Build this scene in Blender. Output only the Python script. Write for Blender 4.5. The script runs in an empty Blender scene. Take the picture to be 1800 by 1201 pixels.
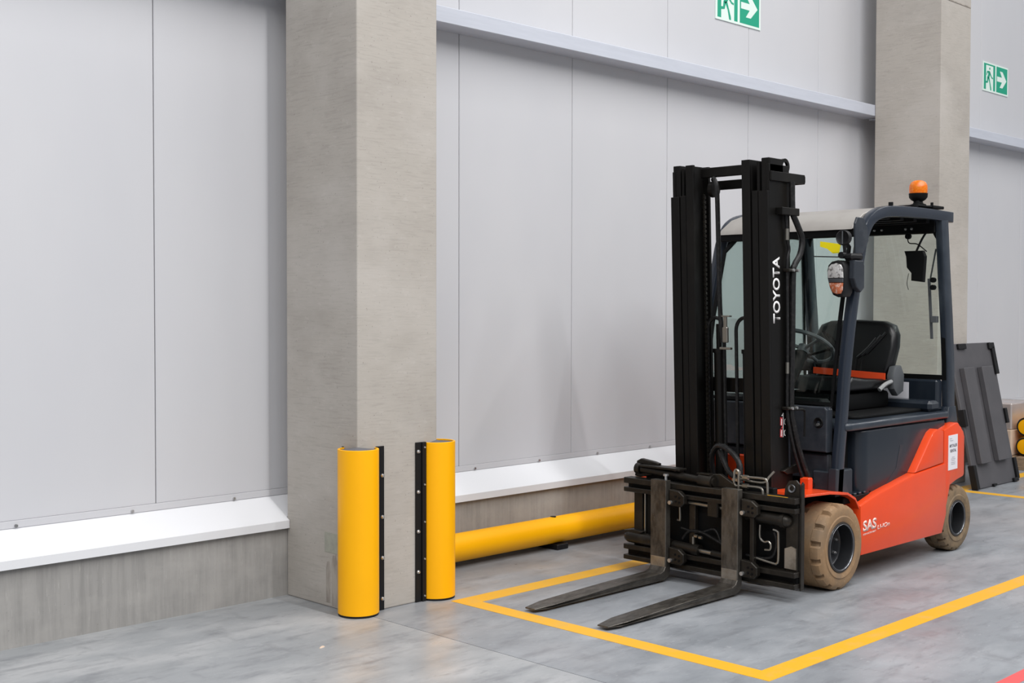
import bpy, bmesh, math, random
from mathutils import Vector, Matrix
random.seed(7)
C = bpy.context.scene.collection
S = bpy.context.scene
PI = math.pi

# ---------------------------------------------------------------- camera, world, lamps, exposure
cam_d = bpy.data.cameras.new('camera'); cam = bpy.data.objects.new('camera', cam_d); C.objects.link(cam)
cam_d.sensor_width = 36.0; cam_d.lens = 36.0 * 2185.3 / 1800; cam_d.clip_end = 200
yaw, pitch, roll = 0.78468, -0.028937, 0.001817
fw = Vector((math.cos(pitch)*math.sin(yaw), math.cos(pitch)*math.cos(yaw), math.sin(pitch)))
r0 = Vector((math.cos(yaw), -math.sin(yaw), 0)); u0 = r0.cross(fw)
rr = math.cos(roll)*r0 + math.sin(roll)*u0; uu = -math.sin(roll)*r0 + math.cos(roll)*u0
cam.matrix_world = Matrix(((rr.x, uu.x, -fw.x, 0), (rr.y, uu.y, -fw.y, 0), (rr.z, uu.z, -fw.z, 1.5), (0, 0, 0, 1)))
S.camera = cam
W = bpy.data.worlds.new('hall_light'); S.world = W; W.use_nodes = True
W.node_tree.nodes['Background'].inputs[0].default_value = (0.92, 0.95, 1.0, 1)
W.node_tree.nodes['Background'].inputs[1].default_value = 0.30
S.view_settings.view_transform = 'Standard'; S.view_settings.look = 'None'
S.view_settings.gamma = 1; S.view_settings.use_curve_mapping = False
S.view_settings.exposure = 0.0

def strip(x, y, z, power, ln=1.5, wd=0.25):
    L = bpy.data.lights.new('hall_lamp', 'AREA'); L.shape = 'RECTANGLE'; L.size = wd; L.size_y = ln
    L.energy = power; L.color = (1.0, 0.99, 0.985)
    o = bpy.data.objects.new('hall_lamp', L); o.location = (x, y, z); C.objects.link(o)
# long rows of LED strip lamps under the hall roof, running towards the wall
for x, pw in ((-4.5, 1000), (0.0, 330), (3.75, 820), (7.8, 480), (12.0, 470), (20.0, 450)):
    strip(x, -3.2, 9.0, pw, 12.5)

# ---------------------------------------------------------------- materials
def lin(c):
    return tuple((v/12.92 if v <= 0.04045 else ((v+0.055)/1.055)**2.4) for v in [q/255 for q in c]) + (1,)

def mat(name, rgb, rough=0.5, metal=0.0, layers=(), bump=None, coat=0.0, spec=0.5, rvar=None):
    """layers: (scale xyz, detail, rgb2, lo, hi, strength) noise masks mixed over the base colour"""
    m = bpy.data.materials.new(name); m.use_nodes = True
    nt = m.node_tree; b = nt.nodes['Principled BSDF']
    b.inputs['Roughness'].default_value = rough; b.inputs['Metallic'].default_value = metal
    b.inputs['Base Color'].default_value = lin(rgb); b.inputs['Specular IOR Level'].default_value = spec
    b.inputs['Coat Weight'].default_value = coat; b.inputs['Coat Roughness'].default_value = 0.08
    geo = nt.nodes.new('ShaderNodeNewGeometry')
    def noise(sc, det, off=0.0):
        mp = nt.nodes.new('ShaderNodeMapping'); mp.inputs['Scale'].default_value = sc; mp.inputs['Location'].default_value = (off, off*1.7, off*0.6)
        n = nt.nodes.new('ShaderNodeTexNoise'); n.inputs['Scale'].default_value = 1; n.inputs['Detail'].default_value = det
        n.inputs['Roughness'].default_value = 0.62
        nt.links.new(geo.outputs['Position'], mp.inputs['Vector']); nt.links.new(mp.outputs[0], n.inputs['Vector'])
        return n.outputs['Fac']
    cur = None
    for k, (sc, det, rgb2, lo, hi, st) in enumerate(layers):
        f = noise(sc, det, 3.1*k)
        mr = nt.nodes.new('ShaderNodeMapRange'); mr.inputs['From Min'].default_value = lo; mr.inputs['From Max'].default_value = hi
        mr.inputs['To Max'].default_value = st
        nt.links.new(f, mr.inputs['Value'])
        mx = nt.nodes.new('ShaderNodeMix'); mx.data_type = 'RGBA'
        if cur is None: mx.inputs['A'].default_value = lin(rgb)
        else: nt.links.new(cur, mx.inputs['A'])
        mx.inputs['B'].default_value = lin(rgb2)
        nt.links.new(mr.outputs[0], mx.inputs['Factor']); cur = mx.outputs['Result']
    if cur is not None: nt.links.new(cur, b.inputs['Base Color'])
    if bump:
        f = noise(bump[0], bump[1], 9.0)
        bp = nt.nodes.new('ShaderNodeBump'); bp.inputs['Strength'].default_value = bump[2]; bp.inputs['Distance'].default_value = bump[3]
        nt.links.new(f, bp.inputs['Height']); nt.links.new(bp.outputs[0], b.inputs['Normal'])
    if rvar:
        f = noise(rvar[0], 4, 5.0)
        mr = nt.nodes.new('ShaderNodeMapRange'); mr.inputs['From Min'].default_value = 0.3; mr.inputs['From Max'].default_value = 0.7
        mr.inputs['To Min'].default_value = rvar[1]; mr.inputs['To Max'].default_value = rvar[2]
        nt.links.new(f, mr.inputs['Value']); nt.links.new(mr.outputs[0], b.inputs['Roughness'])
    return m

def glass_mat(name, tint, refl=0.06, rough=0.0):
    m = bpy.data.materials.new(name); m.use_nodes = True; nt = m.node_tree; nt.nodes.clear()
    out = nt.nodes.new('ShaderNodeOutputMaterial'); mx = nt.nodes.new('ShaderNodeMixShader')
    t = nt.nodes.new('ShaderNodeBsdfTransparent'); t.inputs[0].default_value = lin(tint)
    g = nt.nodes.new('ShaderNodeBsdfGlossy'); g.inputs['Roughness'].default_value = rough
    fr = nt.nodes.new('ShaderNodeLayerWeight'); fr.inputs['Blend'].default_value = 0.25
    mr = nt.nodes.new('ShaderNodeMapRange'); mr.inputs['To Min'].default_value = refl; mr.inputs['To Max'].default_value = 0.6
    nt.links.new(fr.outputs['Fresnel'], mr.inputs['Value']); nt.links.new(mr.outputs[0], mx.inputs[0])
    nt.links.new(t.outputs[0], mx.inputs[1]); nt.links.new(g.outputs[0], mx.inputs[2]); nt.links.new(mx.outputs[0], out.inputs[0])
    return m

M = {}
M['panel'] = mat('wall_panel_white', (203, 203, 206), 0.38, bump=((260, 260, 0.6), 1, 0.06, 0.002), layers=[((0.9, 0.9, 0.5), 3, (192, 193, 198), .35, .7, .5)])
M['joint'] = mat('joint_grey', (120, 120, 122), 0.7)
M['sill'] = mat('sill_white', (222, 223, 226), 0.35, layers=[((1.5, 8, 8), 3, (222, 223, 226), .5, .75, .5)])
M['beam'] = mat('beam_paint', (196, 200, 210), 0.45, layers=[((3, 40, 40), 3, (184, 188, 198), .4, .7, .5)])
M['plinth'] = mat('plinth_concrete', (152, 150, 147), 0.88, layers=[((34, 34, 2.0), 6, (122, 121, 119), .42, .70, .55), ((2.0, 2.0, 2.6), 5, (174, 171, 167), .46, .66, .55), ((90, 90, 12), 4, (176, 174, 170), .60, .72, .4), ((110, 110, 110), 2, (96, 94, 92), .68, .74, .6)], bump=((80, 80, 30), 5, 0.12, 0.003))
M['concrete'] = mat('column_concrete', (174, 168, 160), 0.88, layers=[((1.6, 1.6, 3.2), 6, (156, 150, 143), .44, .66, .5), ((9, 9, 110), 5, (146, 140, 133), .50, .70, .42), ((1.2, 1.2, 1.8), 5, (190, 185, 179), .48, .68, .5), ((16, 16, 42), 5, (192, 187, 181), .58, .72, .35), ((90, 90, 90), 2, (112, 106, 100), .68, .74, .6)], bump=((30, 30, 110), 5, 0.10, 0.0025))
M['floor'] = mat('floor_concrete', (132, 136, 141), 0.38, layers=[((1.5, 2.6, 1), 9, (160, 163, 167), .44, .66, .75), ((3.2, 11, 1), 8, (104, 107, 112), .52, .70, .6), ((5, 2.6, 1), 8, (112, 114, 118), .58, .70, .5), ((14, 44, 1), 6, (98, 100, 104), .60, .74, .45), ((26, 60, 1), 5, (186, 188, 190), .62, .76, .45), ((0.6, 0.5, 1), 2, (148, 138, 134), .56, .74, .3)], bump=((30, 50, 1), 5, 0.06, 0.003), rvar=((2.0, 3.0, 1), 0.26, 0.5))
M['floorlit'] = mat('floor_concrete_lit', (144, 147, 150), 0.38, layers=[((1.5, 2.6, 1), 9, (176, 177, 178), .44, .66, .75), ((3.2, 11, 1), 8, (104, 107, 112), .52, .70, .6), ((5, 2.6, 1), 8, (112, 114, 118), .58, .70, .5), ((14, 44, 1), 6, (98, 100, 104), .60, .74, .45), ((26, 60, 1), 5, (186, 188, 190), .62, .76, .45), ((0.6, 0.5, 1), 2, (148, 138, 134), .56, .74, .3)], bump=((30, 50, 1), 5, 0.06, 0.003), rvar=((2.0, 3.0, 1), 0.26, 0.5))  # same concrete, with the brighter light on the left floor put into its colour
M['yline'] = mat('yellow_floor_paint', (222, 166, 36), 0.5, layers=[((9, 9, 1), 6, (206, 164, 80), .50, .74, .8), ((60, 60, 1), 4, (176, 160, 120), .64, .76, .6)])
M['rline'] = mat('red_floor_paint', (214, 84, 84), 0.5, layers=[((12, 12, 1), 5, (180, 90, 88), .52, .72, .7)])
M['yellow'] = mat('guard_yellow', (255, 182, 0), 0.42, spec=0.3, layers=[((3, 3, 3), 3, (250, 176, 0), .4, .7, .5)], bump=((30, 30, 30), 3, 0.02, 0.002))
M['black'] = mat('black_plastic', (14, 14, 16), 0.5, spec=0.35)
M['foam'] = mat('grey_foam', (98, 98, 102), 0.9)
M['bolt'] = mat('zinc', (200, 200, 200), 0.32, 0.9)
M['patch'] = mat('patch_mortar', (160, 160, 148), 0.9, layers=[((30, 30, 30), 4, (140, 140, 130), .4, .7, .6)])
M['stain'] = mat('damp_stain', (142, 134, 126), 0.85, layers=[((14, 14, 4), 5, (168, 161, 152), .42, .6, 1.0)])
M['signwhite'] = mat('sign_white', (225, 240, 232), 0.4)
M['signgreen'] = mat('sign_green', (0, 158, 124), 0.4)
M['mast'] = mat('mast_black', (14, 13, 12), 0.40, 0.0, layers=[((3, 3, 1.2), 5, (40, 37, 33), .52, .8, .6), ((60, 60, 25), 3, (54, 50, 44), .70, .82, .4)], spec=0.22)
M['steel'] = mat('worn_fork_steel', (100, 96, 90), 0.34, 0.75, layers=[((8, 30, 12), 5, (58, 54, 50), .42, .66, .8), ((60, 60, 60), 3, (128, 124, 116), .62, .76, .5)], rvar=((14, 30, 14), 0.28, 0.55))
M['heel'] = mat('polished_steel', (168, 162, 152), 0.28, 0.85, layers=[((14, 14, 14), 4, (110, 102, 92), .45, .7, .6)])
M['carr'] = mat('carriage_black', (38, 35, 31), 0.40, 0.55, layers=[((9, 9, 9), 5, (66, 61, 54), .48, .76, .7), ((60, 60, 60), 3, (110, 102, 92), .66, .8, .4)])
M['rod'] = mat('chrome_rod', (150, 146, 138), 0.32, 0.9)
M['hose'] = mat('hose_rubber', (20, 20, 21), 0.45, spec=0.3, layers=[((60, 60, 60), 2, (48, 47, 46), .5, .7, .6)])
M['navy'] = mat('navy_grey_paint', (34, 42, 52), 0.32, coat=0.12, layers=[((5, 5, 5), 4, (60, 67, 75), .45, .75, .6)])
M['navyd'] = mat('navy_grey_plastic', (26, 33, 42), 0.28, coat=0.1, layers=[((7, 7, 3), 4, (50, 55, 60), .5, .8, .5)])
M['cowl'] = mat('dark_grey_panel', (42, 47, 54), 0.42, spec=0.35, layers=[((7, 7, 7), 4, (76, 79, 84), .45, .75, .5)])
M['interior'] = mat('interior_black', (9, 10, 11), 0.6, spec=0.18)
M['orange'] = mat('orange_paint', (222, 70, 24), 0.32, coat=0.15, layers=[((5, 5, 5), 4, (212, 70, 32), .45, .75, .6), ((40, 40, 6), 4, (190, 88, 58), .66, .8, .5)])
M['roof'] = mat('roof_dusty', (150, 146, 141), 0.4, layers=[((8, 8, 8), 4, (136, 131, 125), .45, .7, .5)])
M['rail'] = mat('guard_rail_paint', (34, 41, 52), 0.26, coat=0.1)
M['tyre'] = mat('brown_rubber', (140, 112, 81), 0.75, layers=[((14, 14, 14), 5, (122, 100, 76), .42, .68, .8), ((50, 50, 50), 3, (176, 150, 118), .6, .75, .5), ((3, 3, 3), 3, (104, 92, 78), .5, .7, .6)], bump=((60, 60, 60), 4, 0.3, 0.003))
M['tyred'] = mat('brown_rubber_dirty', (124, 105, 80), 0.8, layers=[((14, 14, 14), 5, (84, 74, 62), .42, .68, .8), ((3, 3, 3), 3, (160, 136, 104), .5, .7, .6)], bump=((60, 60, 60), 4, 0.3, 0.003))
M['rim'] = mat('rim_dark', (44, 45, 48), 0.3, 0.4)
M['rimlip'] = mat('rim_lip', (120, 122, 126), 0.28, 0.8)
M['seat'] = mat('seat_vinyl', (10, 10, 12), 0.34, bump=((80, 80, 80), 2, 0.05, 0.001))
M['belt'] = mat('orange_belt', (240, 78, 28), 0.6)
M['grey'] = mat('grey_plastic', (82, 85, 88), 0.45)
M['lightgrey'] = mat('light_lever', (150, 152, 152), 0.4)
M['paper'] = mat('white_label', (222, 222, 228), 0.5)
M['ink'] = mat('label_ink', (96, 92, 100), 0.6)
M['inkl'] = mat('label_ink_pale', (176, 176, 184), 0.6)
M['white'] = mat('lettering_white', (232, 232, 232), 0.5)
M['logo'] = mat('lettering_pale', (236, 208, 200), 0.5)
M['yelllab'] = mat('yellow_tag', (250, 232, 10), 0.5)
M['redlab'] = mat('red_sticker', (170, 40, 48), 0.5)
M['amber'] = mat('amber_lens', (255, 128, 10), 0.12, layers=[((60, 60, 90), 2, (255, 168, 60), .5, .7, .8)]); 
b = M['amber'].node_tree.nodes['Principled BSDF']; b.inputs['Transmission Weight'].default_value = 0.35
M['lens'] = mat('clear_lens', (214, 212, 210), 0.10, 0.3, layers=[((45, 45, 45), 3, (96, 92, 90), .52, .62, .8)], bump=((90, 90, 90), 2, 0.5, 0.004))
M['indic'] = mat('indicator_lens', (198, 112, 76), 0.15, 0.3, layers=[((60, 60, 60), 2, (232, 200, 186), .5, .65, .8)])
M['glass'] = glass_mat('tinted_cab_glass', (246, 252, 250), 0.035)
M['film'] = glass_mat('stretch_film', (244, 242, 242), 0.30, 0.35)
M['lid'] = mat('grey_lid_plastic', (76, 75, 78), 0.5, layers=[((6, 6, 6), 4, (86, 84, 87), .4, .7, .6)], bump=((90, 90, 90), 3, 0.12, 0.002))
M['lidd'] = mat('dark_clip', (16, 16, 18), 0.5, spec=0.3)
M['card'] = mat('cardboard', (206, 184, 164), 0.8, layers=[((6, 6, 6), 3, (192, 168, 146), .4, .7, .6)])
M['cardpale'] = mat('pale_cardboard', (222, 212, 206), 0.7, layers=[((6, 6, 6), 3, (206, 190, 180), .4, .7, .6)])
M['wood'] = mat('pallet_wood', (150, 128, 104), 0.8, layers=[((4, 40, 40), 4, (116, 98, 80), .4, .7, .7)])

# ---------------------------------------------------------------- geometry helpers (world coordinates; obj() re-centres each piece)
def box(bm, x0, x1, y0, y1, z0, z1, bev=0.0, seg=1):
    r = bmesh.ops.create_cube(bm, size=1)
    for v in r['verts']:
        v.co = Vector(((x0+x1)/2 + v.co.x*(x1-x0), (y0+y1)/2 + v.co.y*(y1-y0), (z0+z1)/2 + v.co.z*(z1-z0)))
    if bev:
        es = list({e for v in r['verts'] for e in v.link_edges})
        bmesh.ops.bevel(bm, geom=es, offset=bev, segments=seg, affect='EDGES', profile=0.5)

def prism(bm, pts, axis, a, b, bev=0.0, seg=2):
    """polygon pts extruded along axis from a to b. axis 'y': pts are (x,z); 'x': (y,z); 'z': (x,y)"""
    def P(p, t):
        return Vector((p[0], t, p[1])) if axis == 'y' else Vector((t, p[0], p[1])) if axis == 'x' else Vector((p[0], p[1], t))
    va = [bm.verts.new(P(p, a)) for p in pts]; vb = [bm.verts.new(P(p, b)) for p in pts]
    n = len(pts); fs = [bm.faces.new(va), bm.faces.new(vb[::-1])]
    for i in range(n): fs.append(bm.faces.new((va[(i+1) % n], va[i], vb[i], vb[(i+1) % n])))
    bmesh.ops.recalc_face_normals(bm, faces=fs)
    if bev:
        es = list(fs[0].edges) + list(fs[1].edges)
        bmesh.ops.bevel(bm, geom=es, offset=bev, segments=seg, affect='EDGES', profile=0.5)

def cyl(bm, p, q, r, n=16, r2=None):
    p, q = Vector(p), Vector(q); d = q-p
    rot = d.to_track_quat('Z', 'Y').to_matrix().to_4x4()
    bmesh.ops.create_cone(bm, cap_ends=True, segments=n, radius1=r, radius2=r if r2 is None else r2, depth=d.length,
                          matrix=Matrix.Translation((p+q)/2) @ rot)

def smooth_path(pts, k=6):
    P = [Vector(p) for p in pts]; out = []
    for i in range(len(P)-1):
        a = P[i-1] if i else P[0]; b_, c = P[i], P[i+1]; d = P[i+2] if i+2 < len(P) else P[-1]
        for j in range(k):
            t = j/k
            out.append(0.5*((2*b_) + (c-a)*t + (2*a-5*b_+4*c-d)*t*t + (-a+3*b_-3*c+d)*t**3))
    out.append(P[-1]); return out

def tube(bm, pts, r, n=8, smooth=True, k=6, rib=0.0):
    P = smooth_path(pts, k) if smooth else [Vector(p) for p in pts]
    rings = []; up = None
    for i, p in enumerate(P):
        t = (P[min(i+1, len(P)-1)] - P[max(i-1, 0)]).normalized()
        if up is None: up = t.orthogonal().normalized()
        up = (up - t*up.dot(t)).normalized(); s = t.cross(up)
        rad = r + (rib if i % 2 else 0)
        rings.append([bm.verts.new(p + rad*(math.cos(2*PI*j/n)*up + math.sin(2*PI*j/n)*s)) for j in range(n)])
    for a, b_ in zip(rings, rings[1:]):
        for j in range(n): bm.faces.new((a[j], a[(j+1) % n], b_[(j+1) % n], b_[j]))
    bm.faces.new(rings[0][::-1]); bm.faces.new(rings[-1])

def lathe(bm, prof, cx, cy, cz, axis='z', n=32, fn=None, cap=False):
    """prof = (radius, height along axis)"""
    rings = []
    for k, (r, h) in enumerate(prof):
        ring = []
        for j in range(n):
            a = 2*PI*j/n; q = fn(j, k, r) if fn else r
            if axis == 'z': co = (cx+q*math.cos(a), cy+q*math.sin(a), cz+h)
            elif axis == 'y': co = (cx+q*math.cos(a), cy+h, cz+q*math.sin(a))
            else: co = (cx+h, cy+q*math.cos(a), cz+q*math.sin(a))
            ring.append(bm.verts.new(co))
        rings.append(ring)
    fs = []
    for a, b_ in zip(rings, rings[1:]):
        for j in range(n): fs.append(bm.faces.new((a[j], a[(j+1) % n], b_[(j+1) % n], b_[j])))
    if cap: fs += [bm.faces.new(rings[0]), bm.faces.new(rings[-1][::-1])]
    bmesh.ops.recalc_face_normals(bm, faces=fs)

def plate(bm, poly, th):
    """closed 3-D polygon given thickness th along its normal"""
    P = [Vector(p) for p in poly]; nrm = Vector((0, 0, 0))
    for i in range(len(P)): nrm += P[i].cross(P[(i+1) % len(P)])
    nrm.normalize()
    a = [bm.verts.new(p) for p in P]; b_ = [bm.verts.new(p - nrm*th) for p in P]
    fs = [bm.faces.new(a), bm.faces.new(b_[::-1])]
    for i in range(len(P)): fs.append(bm.faces.new((a[(i+1) % len(P)], a[i], b_[i], b_[(i+1) % len(P)])))
    bmesh.ops.recalc_face_normals(bm, faces=fs)

def worldloc(o):
    v = Vector((0, 0, 0))
    while o: v += o.location; o = o.parent
    return v

def obj(name, bm, m, parent=None, smooth=False, kind=None, label=None, xf=None, angle=35):
    if xf:
        for v in bm.verts: v.co = xf(v.co)
    lo = Vector([min(v.co[i] for v in bm.verts) for i in range(3)]); hi = Vector([max(v.co[i] for v in bm.verts) for i in range(3)])
    c = (lo+hi)/2; c.z = lo.z
    for v in bm.verts: v.co -= c
    me = bpy.data.meshes.new(name); bm.to_mesh(me); bm.free()
    me.materials.append(m)
    if smooth:
        for p in me.polygons: p.use_smooth = True
        me.set_sharp_from_angle(angle=math.radians(angle))
    o = bpy.data.objects.new(name, me); C.objects.link(o)
    if parent: o.parent = parent; o.location = c - worldloc(parent)
    else: o.location = c
    if kind: o['kind'] = kind
    if label: o['label'] = label
    return o
def tag(o, label, cat, group=None):
    o['label'] = label; o['category'] = cat
    if group: o['group'] = group
    return o
def empty(name, loc, label, cat, group=None):
    o = bpy.data.objects.new(name, None); o.location = loc; o.empty_display_size = 0.1; C.objects.link(o)
    return tag(o, label, cat, group)
def B(): return bmesh.new()
def bx(name, m, parent, x0, x1, y0, y1, z0, z1, bev=0.003, **k):
    bm = B(); box(bm, x0, x1, y0, y1, z0, z1, bev); return obj(name, bm, m, parent, **k)
def cy(name, m, parent, p, q, r, n=16, **k):
    bm = B(); cyl(bm, p, q, r, n); k.setdefault('smooth', True); return obj(name, bm, m, parent, **k)
def copy_at(src, parent, d):
    c = src.copy(); C.objects.link(c); c.parent = parent; c.location = src.location + Vector(d); return c

def text(name, s, m, parent, org, ud, vd, w, h, th=0.0012, bold=0.0, shear=0.0):
    cu = bpy.data.curves.new(name, 'FONT'); cu.body = s; cu.offset = bold; cu.resolution_u = 3; cu.shear = shear
    to = bpy.data.objects.new(name, cu); C.objects.link(to); bpy.context.view_layer.update()
    me = bpy.data.meshes.new_from_object(to.evaluated_get(bpy.context.evaluated_depsgraph_get()))
    bpy.data.objects.remove(to)
    bm = B(); bm.from_mesh(me)
    r = bmesh.ops.extrude_face_region(bm, geom=bm.faces[:])
    top = [g for g in r['geom'] if isinstance(g, bmesh.types.BMVert)]
    for v in top: v.co.z += 1
    xs = [v.co.x for v in bm.verts]; ys = [v.co.y for v in bm.verts]
    x0, x1, y0, y1 = min(xs), max(xs), min(ys), max(ys)
    ud, vd, org = Vector(ud), Vector(vd), Vector(org); nd = ud.cross(vd)
    for v in bm.verts:
        z = v.co.z
        v.co = org + ud*((v.co.x-x0)/(x1-x0)*w) + vd*((v.co.y-y0)/(y1-y0)*h) + nd*(z*th)
    bmesh.ops.recalc_face_normals(bm, faces=bm.faces[:])
    return obj(name, bm, m, parent)

# ================================================================ SETTING
YW = 5.51                                                        # face of the white wall panels
# floor: power-floated concrete bays with saw-cut joints
bm = B(); box(bm, -8, 26, -8, 6.2, -0.30, -0.045); floor = obj('floor', bm, M['joint'], kind='structure')
xs = [-8, -2.27, 3.73, 9.73, 15.73, 26]
for i in range(len(xs)-1):
    bm = B(); box(bm, xs[i]+.0018, xs[i+1]-.0018, -8, 6.2, -0.045, 0.0); obj('floor_slab', bm, M['floorlit' if i < 2 else 'floor'], floor)  # slabs left of the near joint take the colour with light painted in
# painted lines, part of the floor
def line(name, m, pts):
    bm = B(); prism(bm, pts, 'z', 0.0, 0.0012); return obj(name, bm, m, floor)
line('yellow_line', M['yline'], [(4.208, 2.757), (4.312, 2.862), (4.312, 4.530), (4.208, 4.650)])
line('yellow_line', M['yline'], [(4.208, 2.757), (20, 2.757), (20, 2.862), (4.312, 2.862)])
line('yellow_line', M['yline'], [(4.208, 4.650), (4.312, 4.530), (20, 4.530), (20, 4.640), (4.208, 4.650)][:4])
line('yellow_line', M['yline'], [(9.66, 2.864), (9.76, 2.864), (9.76, 4.528), (9.66, 4.528)])
line('red_line', M['rline'], [(2.0, 2.046), (20, 2.046), (20, 2.112), (2.0, 2.112)])

bm = B(); box(bm, -8, 26, 5.545, 5.8, 0.30, 6.5); wall = obj('wall_back', bm, M['joint'], kind='structure')
x = 3.046 - 1.0035*9; k = 0
while x < 22:
    bm = B(); box(bm, x+.0022, x+1.0035-.0022, YW, 5.545, 0.53, 6.5, 0.0025); obj('wall_panel', bm, M['panel'], wall); x += 1.0035
bm = B(); box(bm, -8, 26, 5.347, 5.80, 0.0, 0.383); obj('baseboard_back', bm, M['plinth'], kind='structure')
# bottom channel with its screws, sloped sill flashing
bm = B(); box(bm, -8, 26, YW-.006, 5.545, 0.497, 0.53, 0.001); ch = obj('trim_1', bm, M['panel'], kind='structure')
bm = B(); cyl(bm, (2.35, YW-.016, 0.508), (2.35, YW-.005, 0.508), 0.007, 8); sc0 = obj('screw', bm, M['bolt'], ch, smooth=True)
for i in range(1, 22): copy_at(sc0, ch, (0.565*i - 1.13, 0, 0))
def sill(name, x0, x1, yf):
    t = (yf-5.32)/(YW-5.32)
    bm = B()
    if yf < 5.33:
        prism(bm, [(5.32, .352), (5.32, .392), (YW, .497), (YW, .487), (5.335, .384), (5.335, .352)], 'x', x0, x1, 0.0015, 1)
    else:
        z = .392 + .105*t; prism(bm, [(yf, z-.012), (yf, z), (YW, .497), (YW, .485)], 'x', x0, x1)
    return obj(name, bm, M['sill'], kind='structure')
sill('trim_2', -8, 3.697, 5.32); sill('trim_3', 3.697, 4.209, 5.349)
sill('trim_4', 4.209, 9.699, 5.32); sill('trim_5', 9.699, 10.237, 5.349); sill('trim_6', 10.237, 26, 5.32)
# steel rails spanning between the columns
def rail(name, x0, x1, label):
    bm = B(); prism(bm, [(5.347, 3.122), (5.347, 3.208), (5.352, 3.213), (YW-.001, 3.213), (YW-.001, 3.205), (5.356, 3.205), (5.356, 3.129), (YW-.001, 3.129), (YW-.001, 3.118), (5.352, 3.118)], 'x', x0, x1)
    return tag(obj(name, bm, M['beam']), label, 'rail', 'wall rails between the columns')
rail('wall_rail', -8, 3.80, 'pale steel wall rail left of the near concrete column, above the frame')
rail('wall_rail', 3.90, 9.80, 'pale steel wall rail running between the two concrete columns')
rail('wall_rail', 9.90, 26, 'pale steel wall rail beyond the far concrete column')

# ---------------------------------------------------------------- concrete columns
def column(x0, x1, label):
    t = empty('concrete_column', ((x0+x1)/2, 5.05, 0), label, 'column')
    bm = B(); box(bm, x0, x1, 4.757, 5.345, 0, 6.5, 0.006, 2); obj('shaft', bm, M['concrete'], t)
    return t
c1 = column(3.698, 4.208, 'near concrete column with two yellow corner guards at its foot')
bm = B(); box(bm, 3.6965, 3.6985, 4.906, 5.022, .272, .372, 0.0005); obj('repair_patch', bm, M['patch'], c1, label='grey-green mortar patch low on the side face')
bm = B()
prism(bm, [(5.008, .02), (5.012, .10), (5.010, .19), (5.002, .225), (4.985, .228), (4.977, .20), (4.974, .12), (4.978, .02)], 'x', 3.6972, 3.6982)
prism(bm, [(4.962, .01), (4.966, .09), (4.964, .22), (4.955, .262), (4.930, .265), (4.918, .23), (4.914, .13), (4.916, .01)], 'x', 3.6972, 3.6982)
obj('damp_stain', bm, M['stain'], c1, label='dark vertical damp stain under the patch')
c2 = column(9.700, 10.236, 'far concrete column standing behind the forklift cab')
bm = B(); box(bm, 9.71, 10.22, 4.753, 4.759, 4.02, 4.03); obj('casting_joint', bm, M['stain'], c2)

# ---------------------------------------------------------------- yellow column corner guards
def arc_guard(cx, cyy, sx, strip_x, big_x, small_x, label):
    """half-round bumper around a column corner; sx=-1 left corner, +1 right corner"""
    t = empty('column_guard', (cx, cyy, 0), label, 'column guard', 'yellow corner guards on the near column')
    R, th, YF = 0.100, 0.011, 4.755; kx = 3.698 if sx < 0 else 4.208
    d = abs(cx-kx)*(1 if (cx-kx)*sx < 0 else -1)                     # corner lies outside (+) or inside (-) the centre
    def pts(r):
        aF = math.atan2(-(cyy-YF), math.sqrt(r*r-(cyy-YF)**2))        # meets the front face
        aS = -(PI + (PI - math.acos(-(d+.002)/r)))                    # meets the side face
        return [(cx - sx*r*math.cos(aF+(aS-aF)*i/26), cyy + r*math.sin(aF+(aS-aF)*i/26)) for i in range(27)]
    out, inn = pts(R), pts(R-th)
    bm = B(); prism(bm, out + inn[::-1], 'z', 0.010, 0.806, 0.0015, 1); obj('shell', bm, M['yellow'], t, smooth=True, angle=40)
    core = pts(R-th-.001)
    poly = core + [(kx + sx*.0015, core[-1][1]), (kx + sx*.0015, YF+.0005), (core[0][0], YF+.0005)]
    bm = B(); prism(bm, poly, 'z', 0.002, 0.799)
    for v in bm.verts:
        if v.co.z > .5 and abs(v.co.x-kx) < .02 and abs(v.co.y-YF) < .02: v.co.z = .814
    obj('foam_core', bm, M['foam'], t)
    bm = B(); prism(bm, [p for p in pts(R-.002)] + [p for p in pts(R-th)][::-1], 'z', 0.0, 0.010); obj('rubber_foot', bm, M['black'], t)
    xf = out[0][0]
    x0, x1 = sorted((xf + sx*.004, strip_x))
    bm = B(); box(bm, x0, x1, 4.749, 4.756, 0.0, 0.810, 0.001)
    if sx > 0: box(bm, xf-.024, xf+.002, 4.740, 4.749, 0.0, 0.810, 0.002)
    st = obj('mounting_strip', bm, M['black'], t)
    for z in ((.153, .358, .559, .763) if sx > 0 else (.056, .258, .46, .664)):
        bm = B(); lathe(bm, [(.0001, -.009), (.006, -.008), (.0095, -.003), (.0105, 0)], big_x, 4.749, z, 'y', 12); obj('bolt', bm, M['bolt'], st, smooth=True)
    if sx > 0:
        for z in (.029, .217, .405, .594, .783):
            bm = B(); lathe(bm, [(.0001, -.006), (.004, -.005), (.0055, 0)], small_x, 4.740, z, 'y', 10); obj('bolt', bm, M['bolt'], st, smooth=True)
    ys = out[-1][1]; xa, xb = sorted((kx + sx*.001, kx + sx*.008))
    bm = B(); box(bm, xa, xb, ys-.006, ys+.004, 0.0, .810, 0.001); obj('mounting_strip', bm, M['black'], t)
    return t
arc_guard(3.713, 4.770, -1, 3.857, 3.846, 0, 'yellow half-round column guard on the left corner of the near column')
arc_guard(4.220, 4.778, 1, 4.061, 4.078, 4.112, 'yellow half-round column guard on the right corner, its black bolted strip in view')

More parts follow.
